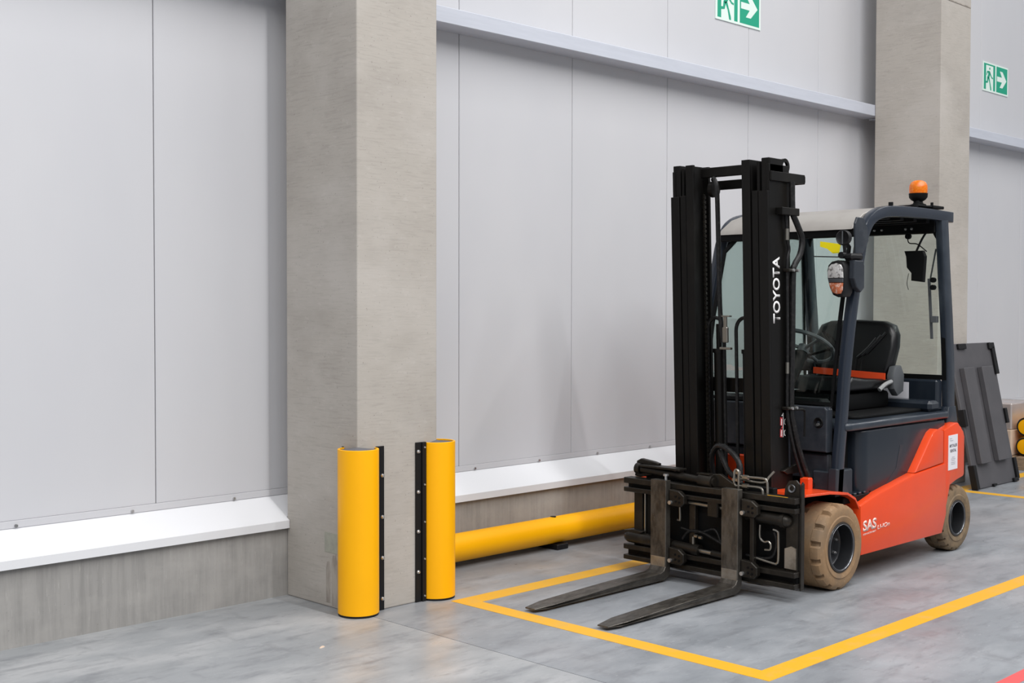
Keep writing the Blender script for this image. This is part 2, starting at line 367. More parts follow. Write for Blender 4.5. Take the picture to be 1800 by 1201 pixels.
# ---------------------------------------------------------------- yellow tube barrier along the plinth
tb = empty('tube_barrier', (7.0, 5.24, 0), 'long yellow tube barrier lying low along the concrete plinth', 'barrier')
bm = B(); lathe(bm, [(.060, 0), (.081, 0), (.081, 5.30), (.060, 5.30)], 4.23, 5.235, .113, 'x', 36); obj('tube', bm, M['yellow'], tb, smooth=True)
for x in (5.60, 7.3, 8.9):
    bm = B(); box(bm, x-.05, x+.05, 5.16, 5.33, 0, .034, 0.004); box(bm, x-.02, x+.02, 5.316, 5.346, .0, .16, .002); obj('foot_bracket', bm, M['black'], tb)
    bm = B(); cyl(bm, (x-.01, 5.235, .190), (x-.01, 5.235, .197), .018, 16); obj('fixing_cap', bm, M['black'], tb)

# ---------------------------------------------------------------- exit signs
def exit_sign(x0, z0, label):
    w, h = .585, .290
    t = empty('exit_sign', (x0+w/2, YW, z0), label, 'sign', 'green emergency exit signs')
    def pl(name, m, pts, d0, d1):
        bm = B(); prism(bm, [(x0+p[0]*w, z0+p[1]*h) for p in pts], 'y', YW-d1, YW-d0); return obj(name, bm, m, t)
    board = pl('board', M['signwhite'], [(0, 0), (1, 0), (1, 1), (0, 1)], 0.0005, .008)
    def fl(name, m, polys, d):
        bm = B()
        for pts in polys: prism(bm, [(x0+p[0]*w, z0+p[1]*h) for p in pts], 'y', YW-.008-d, YW-.008)
        return obj(name, m=m, bm=bm, parent=t)
    # left half: green field with white doorway, green runner; right half: arrow
    fl('green_field', M['signgreen'], [[(.035, .06), (.10, .06), (.10, .95), (.035, .95)], [(.10, .90), (.40, .90), (.40, .95), (.10, .95)], [(.40, .06), (.475, .06), (.475, .95), (.40, .95)], [(.10, .06), (.115, .06), (.115, .90), (.10, .90)],
                                       [(.525, .06), (.965, .06), (.965, .95), (.525, .95)]], .0006)
    fl('arrow', M['signwhite'], [[(.55, .44), (.745, .44), (.66, .24), (.77, .24), (.925, .52), (.77, .81), (.66, .81), (.745, .61), (.55, .61)]], .0012)
    R = [[(.225+.022*math.cos(a)*1.0+.035, .80+.044*math.sin(a)) for a in [i*PI/6 for i in range(12)]],
         [(.19, .70), (.255, .72), (.285, .66), (.255, .52), (.205, .44), (.165, .50), (.20, .58)],          # torso
         [(.255, .70), (.29, .64), (.345, .53), (.39, .51), (.385, .46), (.335, .48), (.27, .585)],          # front arm
         [(.19, .72), (.15, .68), (.13, .56), (.15, .55), (.17, .64), (.21, .66)],                           # rear arm
         [(.165, .50), (.215, .47), (.19, .30), (.10, .27), (.075, .28), (.08, .34), (.155, .355)],          # rear leg
         [(.205, .50), (.245, .50), (.275, .36), (.325, .14), (.33, .06), (.29, .06), (.255, .30), (.215, .42)]]   # front leg
    fl('running_figure', M['signgreen'], R, .0010)
    return t
exit_sign(7.622, 3.632, 'green emergency exit sign high on the wall between the columns, cut by the frame edge')
exit_sign(12.118, 3.656, 'green emergency exit sign with running figure, on the wall beyond the far column')

# ================================================================ FORKLIFT
F = empty('forklift', (6.55, 3.98, 0), 'orange and dark grey counterbalance forklift with black mast, parked inside the yellow lines', 'forklift')
YC = 3.98
def tilt(v): return Vector((v.x + (2.27-v.z)*0.038, v.y, v.z))

# --- wheels
def wheel(cx, yo, r, w, nb, m, rim_r, sgn, nuts):
    """yo = outer sidewall plane, sgn=+1 when the tyre body extends towards +y"""
    n = nb*8
    def fn(j, k, rad):
        g = (j % 8) in (0,) or (j % 8) == 1
        if k in gro and g: return rad - .017
        return rad
    prof = [(rim_r, .004), (rim_r+.010, -.0), (rim_r+.028, -.003), (rim_r+.034, .001), (r-.030, .0), (r-.018, .004), (r-.006, .012), (r, .024), (r, .055),
            (r-.0035, .0555), (r-.0035, .058), (r, .0585), (r, w-.0585), (r-.0035, w-.058), (r-.0035, w-.0555), (r, w-.055), (r, w-.024), (r-.006, w-.012), (r-.02, w-.003), (rim_r, w)]
    gro = {5, 6, 7, 8, 9, 10, 13, 14, 15, 16, 17, 18}
    gro = {6, 7, 8, 15, 16, 17}
    bm = B(); lathe(bm, [(p[0], sgn*p[1]) for p in prof], cx, yo, r, 'y', n, fn)
    ty = obj('tyre', bm, m, F, smooth=True, angle=28)
    bm = B(); lathe(bm, [(rim_r, .002), (rim_r-.004, -.002), (rim_r-.014, -.001), (rim_r-.016, .010), (rim_r-.022, .055), (rim_r-.030, .062), (.066, .066), (.060, .058), (.034, .052), (.028, .040), (.0001, .038)][0:11] and
                    [(q, sgn*h) for q, h in [(rim_r+.001, .006), (rim_r-.002, -.001), (rim_r-.012, .0), (rim_r-.014, .010), (rim_r-.020, .075), (rim_r-.030, .084), (.050, .088), (.046, .074), (.034, .070), (.0002, .069)]], cx, yo, r, 'y', 40)
    rm = obj('rim', bm, M['rim'], ty, smooth=True, angle=40)
    bm = B(); lathe(bm, [(rim_r-.011, sgn*-.0012), (rim_r-.0135, sgn*-.003), (rim_r-.016, sgn*.000), (rim_r-.0155, sgn*.008)], cx, yo, r, 'y', 40)
    obj('rim_lip', bm, M['rimlip'], ty, smooth=True)
    for i in range(nuts):
        a = 2*PI*i/nuts + .35; px, pz = cx+.070*math.cos(a), r+.070*math.sin(a)
        bm = B(); cyl(bm, (px, yo+sgn*.087, pz), (px, yo+sgn*.070, pz), .0085, 6); cyl(bm, (px, yo+sgn*.072, pz), (px, yo+sgn*.064, pz), .005, 10)
        obj('wheel_nut', bm, M['bolt'], ty)
wheel(5.842, 3.385, .227, .190, 15, M['tyre'], .134, 1, 6)
wheel(7.300, 3.440, .202, .150, 20, M['tyred'], .112, 1, 0)
wheel(5.842, 4.575, .227, .190, 15, M['tyre'], .134, -1, 6)
wheel(7.300, 4.520, .202, .150, 20, M['tyred'], .112, -1, 0)
cy('front_axle', M['interior'], F, (5.842, 3.50, .227), (5.842, 4.46, .227), .06)
cy('rear_axle', M['interior'], F, (7.30, 3.53, .202), (7.30, 4.43, .202), .045)
bx('axle_housing', M['interior'], F, 5.76, 5.93, 3.60, 4.36, .09, .36, .02)

# --- chassis
bx('chassis', M['interior'], F, 6.10, 7.05, 3.50, 4.46, .15, .45, .01)
bx('chassis_nose', M['interior'], F, 5.86, 6.10, 3.62, 4.34, .14, .50, .01)
def side(yo, yi, nm):
    bm = B(); prism(bm, [(6.105, .139), (7.062, .139), (7.118, .255), (7.103, .560), (6.720, .531), (6.295, .462), (6.098, .413)], 'y', yo, yi, .014, 2)
    return obj(nm, bm, M['orange'], F, smooth=True)
sp = side(3.42, 3.50, 'side_panel'); side(4.54, 4.46, 'side_panel')
# forward-flaring orange counterweight shoulder, then the counterweight itself
def shoulder(a, b_):
    bm = B(); prism(bm, [(6.722, .534), (6.790, .600), (6.905, .716), (6.945, .752), (6.995, .771), (7.076, .755), (7.076, .562)], 'y', a, b_, .010, 2)
    obj('shoulder_panel', bm, M['orange'], F, smooth=True)
shoulder(3.424, 3.50); shoulder(4.536, 4.46)
bm = B()
out_prof = [(7.083, .757), (7.235, .792), (7.262, .792), (7.335, .735), (7.352, .700), (7.352, .470), (7.335, .457), (7.245, .442), (7.165, .420), (7.125, .310), (7.083, .25)]
prism(bm, out_prof, 'y', 3.424, 3.50, .008, 2); obj('counterweight_wing', bm, M['orange'], F, smooth=True)
bm = B(); prism(bm, out_prof, 'y', 4.536, 4.46, .008, 2); obj('counterweight_wing', bm, M['orange'], F, smooth=True)
bm = B(); prism(bm, [(7.12, 3.50), (7.34, 3.44), (7.50, 3.53), (7.56, 3.66), (7.57, 3.98), (7.56, 4.30), (7.50, 4.43), (7.34, 4.52), (7.12, 4.46)], 'z', .455, .76, .012, 2)
prism(bm, [(7.10, 3.62), (7.50, 3.64), (7.54, 3.98), (7.50, 4.32), (7.10, 4.34)], 'z', .14, .455, .012, 2)
obj('counterweight', bm, M['orange'], F, smooth=True)
# rental label, white film over the rear wheel
lab = bx('rental_label', M['paper'], F, 7.132, 7.252, 3.4215, 3.4245, .512, .722, .0005)
for v in lab.data.vertices: v.co.z += (v.co.x)*0.03
text('label_text', 'MYTALER', M['ink'], lab, (7.146, 3.4214, .648), (1, 0, .03), (0, 0, 1), .098, .018, .0008, .01)
text('label_text', 'RENTAL', M['ink'], lab, (7.155, 3.4214, .618), (1, 0, .03), (0, 0, 1), .078, .018, .0008, .01)
bm = B()
for z, x0, x1 in ((.702, 7.144, 7.175), (.690, 7.150, 7.19), (.588, 7.175, 7.21), (.578, 7.165, 7.222), (.568, 7.170, 7.215), (.556, 7.165, 7.222), (.546, 7.170, 7.218)):
    box(bm, x0, x1, 3.4205, 3.4216, z-.002, z+.002)
obj('label_small_print', bm, M['inkl'], lab, kind='stuff')
bm = B(); plate(bm, [(7.130, 3.50, .335), (7.185, 3.505, .42), (7.235, 3.51, .45), (7.330, 3.515, .456), (7.352, 3.52, .41), (7.30, 3.505, .405), (7.22, 3.50, .38), (7.15, 3.50, .30)], .004)
obj('wheel_arch_film', bm, M['paper'], F, label='white film showing above the rear wheel')
# lettering on the side panel
text('logo_text', 'SAS', M['logo'], sp, (6.122, 3.4195, .268), (1, 0, .03), (0, 0, 1), .145, .060, .001, .035)
text('logo_text', 'LI-IOn', M['logo'], sp, (6.278, 3.4195, .262), (1, 0, .05), (.22, 0, 1), .135, .025, .001, .012)
text('logo_text', 'SYSTEM OF ACTIVE STABILITY', M['logo'], sp, (6.122, 3.4195, .248), (1, 0, .05), (0, 0, 1), .140, .009, .001)

# --- front fender over the tyre
def fender(a, b_):
    o_ = [(5.56, .530), (5.80, .520), (5.98, .498), (6.06, .462), (6.105, .405)]
    bm = B(); prism(bm, o_ + [(p[0]-.004, p[1]-.013) for p in o_[::-1]], 'y', a, b_, .002, 1); return obj('fender', bm, M['orange'], F, smooth=True)
fender(3.43, 3.66); fender(4.53, 4.30)
# step with anti-slip ridges
st = bx('step', M['interior'], F, 6.00, 6.52, 3.47, 3.70, .425, .462, .004)
for i in range(9):
    bm = B(); box(bm, 6.02+i*.052, 6.045+i*.052, 3.475, 3.66, .462, .474, .003); obj('tread_ridge', bm, M['navyd'], st)
bx('floor_plate', M['navyd'], F, 5.92, 6.50, 3.70, 4.46, .45, .48)

# --- battery compartment and hood
def rrect(x0, x1, y0, y1, r, rb=.02, k=6):
    o_ = []
    for cx, cyy, a0, rad in ((x0+r, y0+r, PI, r), (x1-rb, y0+rb, 1.5*PI, rb), (x1-rb, y1-rb, 0, rb), (x0+r, y1-r, .5*PI, r)):
        for i in range(k+1):
            a = a0 + i*PI/2/k; o_.append((cx+rad*math.cos(a), cyy+rad*math.sin(a)))
    return o_
bm = B(); prism(bm, rrect(6.20, 7.20, 3.475, 4.485, .07), 'z', .45, .812, .012, 3)
bc = obj('battery_cover', bm, M['navyd'], F, smooth=True)
bm = B(); prism(bm, [(6.46, .467), (6.60, .53), (6.66, .68), (6.67, .70), (6.63, .70), (6.585, .57), (6.47, .49)], 'y', 3.4735, 3.480); obj('swage_line', bm, M['cowl'], bc)
bm = B(); prism(bm, [(6.06, .462), (6.20, .462), (6.20, .80), (6.06, .80)], 'y', 3.56, 4.40, .004, 1); obj('seat_riser', bm, M['interior'], F)
bx('riser_box', M['cowl'], F, 6.045, 6.165, 3.508, 3.56, .455, .605, .008)
bm = B(); prism(bm, rrect(6.03, 7.23, 3.462, 4.498, .05), 'z', .818, .862, .016, 3)
obj('hood', bm, M['navy'], F, smooth=True)
bm = B(); prism(bm, rrect(6.28, 7.10, 3.56, 4.40, .06), 'z', .862, .882, .008, 2); hd = obj('hood_deck', bm, M['interior'], F, smooth=True)
bm = B(); box(bm, 7.17, 7.245, 3.52, 4.44, .862, 1.05, .01); box(bm, 7.05, 7.18, 3.50, 4.46, .862, .93, .02); obj('rear_bulkhead', bm, M['navyd'], F)
bm = B(); plate(bm, [(7.166, 3.87, .93), (7.166, 3.70, .925), (7.166, 3.70, 1.03), (7.166, 3.87, 1.035)], -.002); obj('instruction_sheet', bm, M['paper'], F)
for v in (0,): pass

# --- overhead guard
def offset_band(line_pts, t0, t1):
    n = len(line_pts); L_, R_ = [], []
    for i, p in enumerate(line_pts):
        a = Vector(line_pts[max(i-1, 0)]); b_ = Vector(line_pts[min(i+1, n-1)]); d = (b_-a).normalized(); nn = Vector((-d.y, d.x)); p = Vector(p)
        L_.append(tuple(p+nn*t0)); R_.append(tuple(p-nn*t1))
    return L_ + R_[::-1]
front_line = smooth_path([(v[0], 0, v[1]) for v in [(5.985, .485), (6.005, .69), (6.032, .88), (6.068, 1.185), (6.128, 1.495), (6.205, 1.80), (6.245, 1.905), (6.31, 1.985), (6.42, 2.032), (6.60, 2.052), (6.95, 2.058), (7.30, 2.052)]], 4)
fl_ = [(p.x, p.z) for p in front_line]
def guard_side(y0, y1):
    bm = B(); prism(bm, offset_band(fl_, .024, .040), 'y', y0, y1, .009, 2)
    g = obj('guard_frame', bm, M['rail'], F, smooth=True, angle=40)
    lo_, hi_ = sorted((y0, y1)); dy = .012 if y0 < YC else -.012
    bm = B(); prism(bm, offset_band([(7.185, 2.03), (7.222, 1.72), (7.262, 1.425), (7.292, 1.15), (7.300, .90), (7.305, .77)], .048, .042), 'y', y0+dy*0, y1, .012, 2)
    obj('rear_pillar', bm, M['navy'], g, smooth=True)
    bm = B(); prism(bm, [(7.255, .885), (7.345, .885), (7.375, .785), (7.262, .792), (7.215, .762)], 'y', y0-dy*.5, y1+dy, .008, 2); obj('pillar_foot', bm, M['navy'], g, smooth=True)
    bm = B(); prism(bm, [(5.945, .47), (6.10, .47), (6.055, .535), (6.035, .62), (5.95, .62)], 'y', y0, y1, .004, 1); obj('pillar_foot', bm, M['cowl'], g)
    return g
gn = guard_side(3.485, 3.535); gf = guard_side(4.475, 4.425)
bm = B()
secs = [(6.175, 1.925), (6.195, 1.955), (6.30, 2.018), (6.44, 2.056), (6.62, 2.070), (7.00, 2.078), (7.24, 2.074), (7.25, 2.05), (6.62, 2.045), (6.44, 2.030), (6.31, 1.99), (6.21, 1.925)]
prism(bm, secs, 'y', 3.535, 4.425, .004, 1); obj('roof_panel', bm, M['roof'], F, smooth=True)
bm = B(); box(bm, 6.19, 6.23, 3.535, 4.425, 1.885, 1.930, .004); obj('windscreen_header', bm, M['interior'], F)
bm = B(); box(bm, 7.14, 7.20, 3.53, 4.43, 1.945, 2.04, .005)
for i in range(5): box(bm, 6.40+i*.16, 6.44+i*.16, 3.535, 4.425, 2.00, 2.04)
hdr = obj('rear_header', bm, M['interior'], F)
for y in (4.18, 4.15, 4.12, 3.93, 3.88, 3.72, 3.68):
    bm = B(); lathe(bm, [(.0001, -.006), (.007, -.004), (.009, 0)], 7.14, y, 1.975, 'x', 8); obj('bolt', bm, M['bolt'], hdr, smooth=True)
for x, z in ((6.56, 2.072), (6.86, 2.082)):
    cy('roof_bolt', M['interior'], gn, (x, 3.51, z), (x, 3.51, z+.022), .014, 8)
# windows
def pane(name, poly, fr_w, fm=None):
    g = None
    bm = B(); plate(bm, poly, .004); g = obj(name, bm, M['glass'], F)
    c = sum((Vector(p) for p in poly), Vector())/len(poly)
    bm = B(); n = len(poly)
    inner = [Vector(p) + (c-Vector(p)).normalized()*fr_w*1.4 for p in poly]
    for i in range(n):
        a, b_, d, e = Vector(poly[i]), Vector(poly[(i+1) % n]), inner[(i+1) % n], inner[i]
        plate(bm, [a, b_, d, e], .012)
    obj('gasket', bm, M['interior'], g)
    return g
pane('windscreen', [(6.012, 3.545, .955), (6.012, 4.415, .955), (6.10, 4.415, 1.42), (6.205, 4.405, 1.83), (6.225, 4.34, 1.90), (6.225, 3.62, 1.90), (6.205, 3.555, 1.83), (6.10, 3.545, 1.42)], .016)
pane('rear_window', [(7.262, 3.50, 1.05), (7.262, 4.46, 1.05), (7.205, 4.46, 1.90), (7.185, 4.43, 1.965), (7.185, 3.53, 1.965), (7.205, 3.50, 1.90)], .026)
pane('side_window', [(6.10, 4.452, .90), (7.22, 4.452, .90), (7.17, 4.452, 1.95), (6.42, 4.452, 1.97), (6.26, 4.452, 1.86), (6.12, 4.452, 1.35)], .020)
bm = B(); box(bm, 6.62, 6.72, 4.40, 4.445, .86, 2.0, .01); obj('door_post', bm, M['cowl'], F)

# --- front cowl (dash) seen beside the mast
bm = B(); prism(bm, [(3.55, .705), (3.55, .935), (3.565, .950), (4.395, .950), (4.41, .935), (4.41, .705)], 'x', 5.955, 6.02, .006, 2); cw = obj('cowl_panel', bm, M['cowl'], F)
bm = B(); box(bm, 5.99, 6.03, 3.56, 4.40, .55, .69, .006); box(bm, 5.965, 6.02, 3.535, 3.64, .475, .60, .006); obj('lower_cowl', bm, M['cowl'], F)
for y, z in ((3.60, .865), (3.80, .815)):
    bm = B(); lathe(bm, [(.030, .0), (.026, -.006), (.018, .0), (.0002, .002)], 5.954, y, z, 'x', 16); obj('recess', bm, M['interior'], cw, smooth=True)
    bm = B(); cyl(bm, (5.952, y-.004, z-.01), (5.936, y-.004, z-.01), .008, 8); obj('bolt', bm, M['bolt'], cw, smooth=True)
bm = B(); box(bm, 6.02, 6.16, 3.62, 4.36, .90, .985, .03); box(bm, 6.04, 6.12, 3.72, 4.28, .48, .90, .01); obj('dashboard', bm, M['interior'], F)
# orange piece of chassis between the mast uprights
bx('tilt_crossmember', M['orange'], F, 5.86, 5.90, 3.84, 4.34, .50, .66, .004)
bx('axle_bracket', M['orange'], F, 5.80, 5.84, 3.56, 3.62, .50, .58, .006)

# --- steering wheel and column
sc = cy('steering_column', M['interior'], F, (6.13, 3.98, .93), (6.38, 3.98, 1.215), .045)
bm = B()
ctr = Vector((6.42, 3.98, 1.262)); ax = Vector((.55, 0, .83)).normalized()
e1 = Vector((0, 1, 0)); e2 = ax.cross(e1)
ringp = [ctr + .175*(math.cos(2*PI*i/32)*e1 + math.sin(2*PI*i/32)*e2) for i in range(33)]
tube(bm, ringp, .0125, 8, smooth=False)
for a in (.5, 2.6, 4.7): cyl(bm, ctr - ax*.02, ctr + .17*(math.cos(a)*e1+math.sin(a)*e2), .010, 8)
cyl(bm, ctr-ax*.045, ctr+ax*.0, .035, 16)
obj('steering_wheel', bm, M['grey'], F, smooth=True)
bm = B(); cyl(bm, (6.40, 3.98, 1.20), (6.36, 3.78, 1.25), .008, 8); cyl(bm, (6.36, 3.78, 1.25), (6.355, 3.76, 1.252), .014, 8); obj('control_lever', bm, M['interior'], sc, smooth=True)

# --- seat
bm = B(); prism(bm, [(6.52, 3.76), (7.02, 3.76), (7.02, 4.20), (6.52, 4.20)], 'z', .882, .985, .02, 2); sb = obj('seat_base', bm, M['interior'], F, smooth=True)
bm = B(); prism(bm, [(6.50, 1.00), (6.50, 1.055), (6.535, 1.085), (6.70, 1.068), (6.95, 1.058), (7.05, 1.06), (7.05, 1.00)], 'y', 3.725, 4.235, .022, 3); obj('seat_cushion', bm, M['seat'], F, smooth=True, angle=60)
bm = B()
bk = [(3.745, 1.055), (3.715, 1.14), (3.70, 1.24), (3.705, 1.31), (3.735, 1.365), (3.80, 1.388), (3.98, 1.395), (4.16, 1.388), (4.225, 1.365), (4.255, 1.31), (4.26, 1.24), (4.245, 1.14), (4.215, 1.055)]
prism(bm, bk, 'x', 6.93, 7.03, .028, 3)
def leanb(v): return Vector((v.x + (v.z-1.06)*.22, v.y, 1.06+(v.z-1.06)*1.06))
sbk = obj('seat_backrest', bm, M['seat'], F, smooth=True, angle=60, xf=leanb)
for s in (-1, 1):
    for i in range(3):
        bm = B(); y0 = YC + s*(.045+.03*i); tube(bm, [leanb(Vector((6.928, y0, 1.175+.012*i))), leanb(Vector((6.928, y0+s*.06, 1.225+.018*i))), leanb(Vector((6.928, y0+s*.115, 1.29+.016*i)))], .010, 6)
        obj('back_fluting', bm, M['seat'], sbk, smooth=True)
for i in range(5):
    bm = B(); tube(bm, [leanb(Vector((6.929, YC-.08+i*.04, 1.075))), leanb(Vector((6.929, YC-.08+i*.04, 1.165)))], .006, 6, smooth=False); obj('back_fluting', bm, M['seat'], sbk, smooth=True)
bm = B(); plate(bm, [(6.918, 3.725, 1.054), (6.918, 4.22, 1.075), (6.918, 4.22, 1.115), (6.918, 3.725, 1.094)], .006); obj('seat_belt', bm, M['belt'], F)
bm = B(); prism(bm, [(6.93, 1.00), (6.92, 1.08), (6.95, 1.135), (7.02, 1.14), (7.06, 1.08), (7.05, .98), (6.98, .955)], 'y', 3.672, 3.722, .012, 2); obj('seat_side_console', bm, M['grey'], F, smooth=True)
bm = B(); tube(bm, [(6.80, 3.70, 1.00), (6.85, 3.69, 1.03), (6.92, 3.688, 1.045)], .013, 8); obj('seat_lever', bm, M['lightgrey'], F, smooth=True)
bm = B(); tube(bm, [(6.99, 4.29, 1.12), (6.80, 4.30, 1.13), (6.62, 4.29, 1.15)], .035, 10); cyl(bm, (6.62, 4.29, 1.15), (6.60, 4.29, 1.22), .02, 10); obj('armrest', bm, M['interior'], F, smooth=True)

# --- headlamp cluster on the near pillar
hl = None
bm = B()
oval = [(3.587, 1.690), (3.580, 1.722), (3.560, 1.741), (3.525, 1.748), (3.492, 1.738), (3.478, 1.712), (3.474, 1.64), (3.478, 1.575), (3.490, 1.552), (3.520, 1.548), (3.550, 1.560), (3.570, 1.60), (3.584, 1.65)]
oval = [(p[0]-.010, p[1]) for p in oval]
prism(bm, oval, 'x', 5.985, 6.075, .010, 2); hl = obj('headlamp', bm, M['black'], F, smooth=True)
def shrink(o_, f, zc0=1.648, yc0=3.523):
    return [(yc0+(p[0]-yc0)*f, zc0+(p[1]-zc0)*f) for p in o_]
sm = shrink(oval, .84)
def clipz(poly, z, above):
    out = []
    for i in range(len(poly)):
        a, b_ = poly[i], poly[(i+1) % len(poly)]
        ia, ib = (a[1] >= z) == above, (b_[1] >= z) == above
        if ia: out.append(a)
        if ia != ib:
            t = (z-a[1])/(b_[1]-a[1]); out.append((a[0]+(b_[0]-a[0])*t, z))
    return out
bm = B(); prism(bm, clipz(sm, 1.652, True), 'x', 5.978, 5.99, .004, 2); obj('headlamp_lens', bm, M['lens'], hl, smooth=True)
bm = B(); prism(bm, clipz(clipz(sm, 1.649, False), 1.628, True), 'x', 5.979, 5.99, .002, 1); obj('reflector_strip', bm, M['rimlip'], hl)
bm = B(); prism(bm, clipz(sm, 1.625, False), 'x', 5.978, 5.99, .004, 2); obj('indicator_lens', bm, M['indic'], hl, smooth=True)
bm = B(); prism(bm, [(6.035, 1.748), (6.125, 1.748), (6.140, 1.72), (6.140, 1.60), (6.105, 1.575), (6.06, 1.60), (6.03, 1.65)], 'y', 3.435, 3.470, .006, 2); obj('lamp_bracket', bm, M['cowl'], hl)
bm = B(); box(bm, 6.02, 6.14, 3.44, 3.50, 1.748, 1.785, .012); cyl(bm, (6.00, 3.50, 1.775), (6.03, 3.50, 1.775), .018, 10); obj('lamp_clamp', bm, M['black'], hl, smooth=True)
bm = B(); lathe(bm, [(.0002, .008), (.030, .006), (.038, 0), (.042, .004), (.040, .03), (.02, .05), (.0002, .052)], 6.01, 3.497, 1.870, 'x', 24); wl = obj('work_lamp', bm, M['black'], F, smooth=True)
bm = B(); cyl(bm, (6.03, 3.497, 1.835), (6.04, 3.497, 1.785), .010, 8); obj('lamp_stem', bm, M['black'], wl)
bm = B(); box(bm, 6.008, 6.012, 3.494, 3.500, 1.835, 1.905); obj('lamp_rib', bm, M['grey'], wl)
bm = B(); prism(bm, [(6.105, 1.785), (6.185, 1.785), (6.245, 1.86), (6.235, 1.93), (6.19, 1.985), (6.12, 1.985), (6.098, 1.95)], 'y', 3.470, 3.484, .004, 1); obj('pillar_bracket', bm, M['cowl'], gn)
bm = B(); cyl(bm, (6.01, 3.505, 1.765), (5.99, 3.66, 1.772), .003, 6); obj('antenna', bm, M['black'], hl)
bm = B(); plate(bm, [(6.195, 3.615, 1.845), (6.195, 3.745, 1.865), (6.195, 3.745, 1.835), (6.195, 3.70, 1.822), (6.195, 3.665, 1.795), (6.195, 3.625, 1.795)], .002); obj('yellow_tag', bm, M['yelllab'], F)

# --- beacon on the roof
bb = bm = B(); lathe(bm, [(.0002, .0), (.046, .0), (.046, .008), (.030, .014), (.026, .026), (.042, .036), (.053, .050), (.055, .074), (.0002, .074)], 6.985, 3.56, 2.100, 'z', 28); be = obj('beacon', bm, M['interior'], F, smooth=True)
bm = B(); lathe(bm, [(.051, .072), (.053, .08), (.054, .105), (.052, .122), (.043, .140), (.027, .150), (.0002, .154)], 6.985, 3.56, 2.100, 'z', 28); obj('beacon_dome', bm, M['amber'], be, smooth=True)
bm = B(); box(bm, 6.87, 7.08, 3.50, 3.63, 2.090, 2.100, .002); box(bm, 7.04, 7.18, 3.49, 3.56, 2.086, 2.104, .004); box(bm, 6.9, 7.05, 3.52, 3.60, 2.070, 2.09)
for x in (6.88, 7.06): cyl(bm, (x, 3.51, 2.10), (x, 3.51, 2.122), .009, 8)
obj('beacon_mount', bm, M['interior'], be)

# --- mirror, wiper and window knobs at the rear window
bm = B(); prism(bm, [(3.672, 1.835), (3.660, 1.80), (3.655, 1.735), (3.625, 1.70), (3.625, 1.655), (3.545, 1.645), (3.54, 1.72), (3.535, 1.80), (3.55, 1.835)], 'x', 7.03, 7.06, .006, 2)
mi = obj('interior_mirror', bm, M['interior'], F, xf=lambda v: Vector((v.x, v.y, v.z+.0)))
bm = B(); tube(bm, [(7.05, 3.60, 1.835), (7.09, 3.59, 1.90), (7.14, 3.585, 1.95)], .007, 6); tube(bm, [(7.05, 3.66, 1.93), (7.05, 3.65, 1.885), (7.06, 3.60, 1.875), (7.07, 3.545, 1.83)], .0035, 6)
cyl(bm, (7.05, 3.66, 1.925), (7.07, 3.66, 1.925), .018, 10); tube(bm, [(7.05, 3.65, 1.70), (7.05, 3.66, 1.64), (7.05, 3.65, 1.60)], .002, 5); obj('mirror_arm', bm, M['interior'], mi, smooth=True)
bm = B(); plate(bm, [(7.215, 3.605, 1.67), (7.215, 3.590, 1.67), (7.235, 3.578, 1.30), (7.235, 3.592, 1.30)], .012); cyl(bm, (7.225, 3.598, 1.66), (7.20, 3.55, 1.85), .005, 6); box(bm, 7.20, 7.225, 3.54, 3.58, 1.40, 1.44, .002); obj('wiper', bm, M['grey'], F)
for z in (1.66, 1.615): cy('window_knob', M['interior'], F, (7.19, 3.555, z), (7.165, 3.555, z), .016, 12)

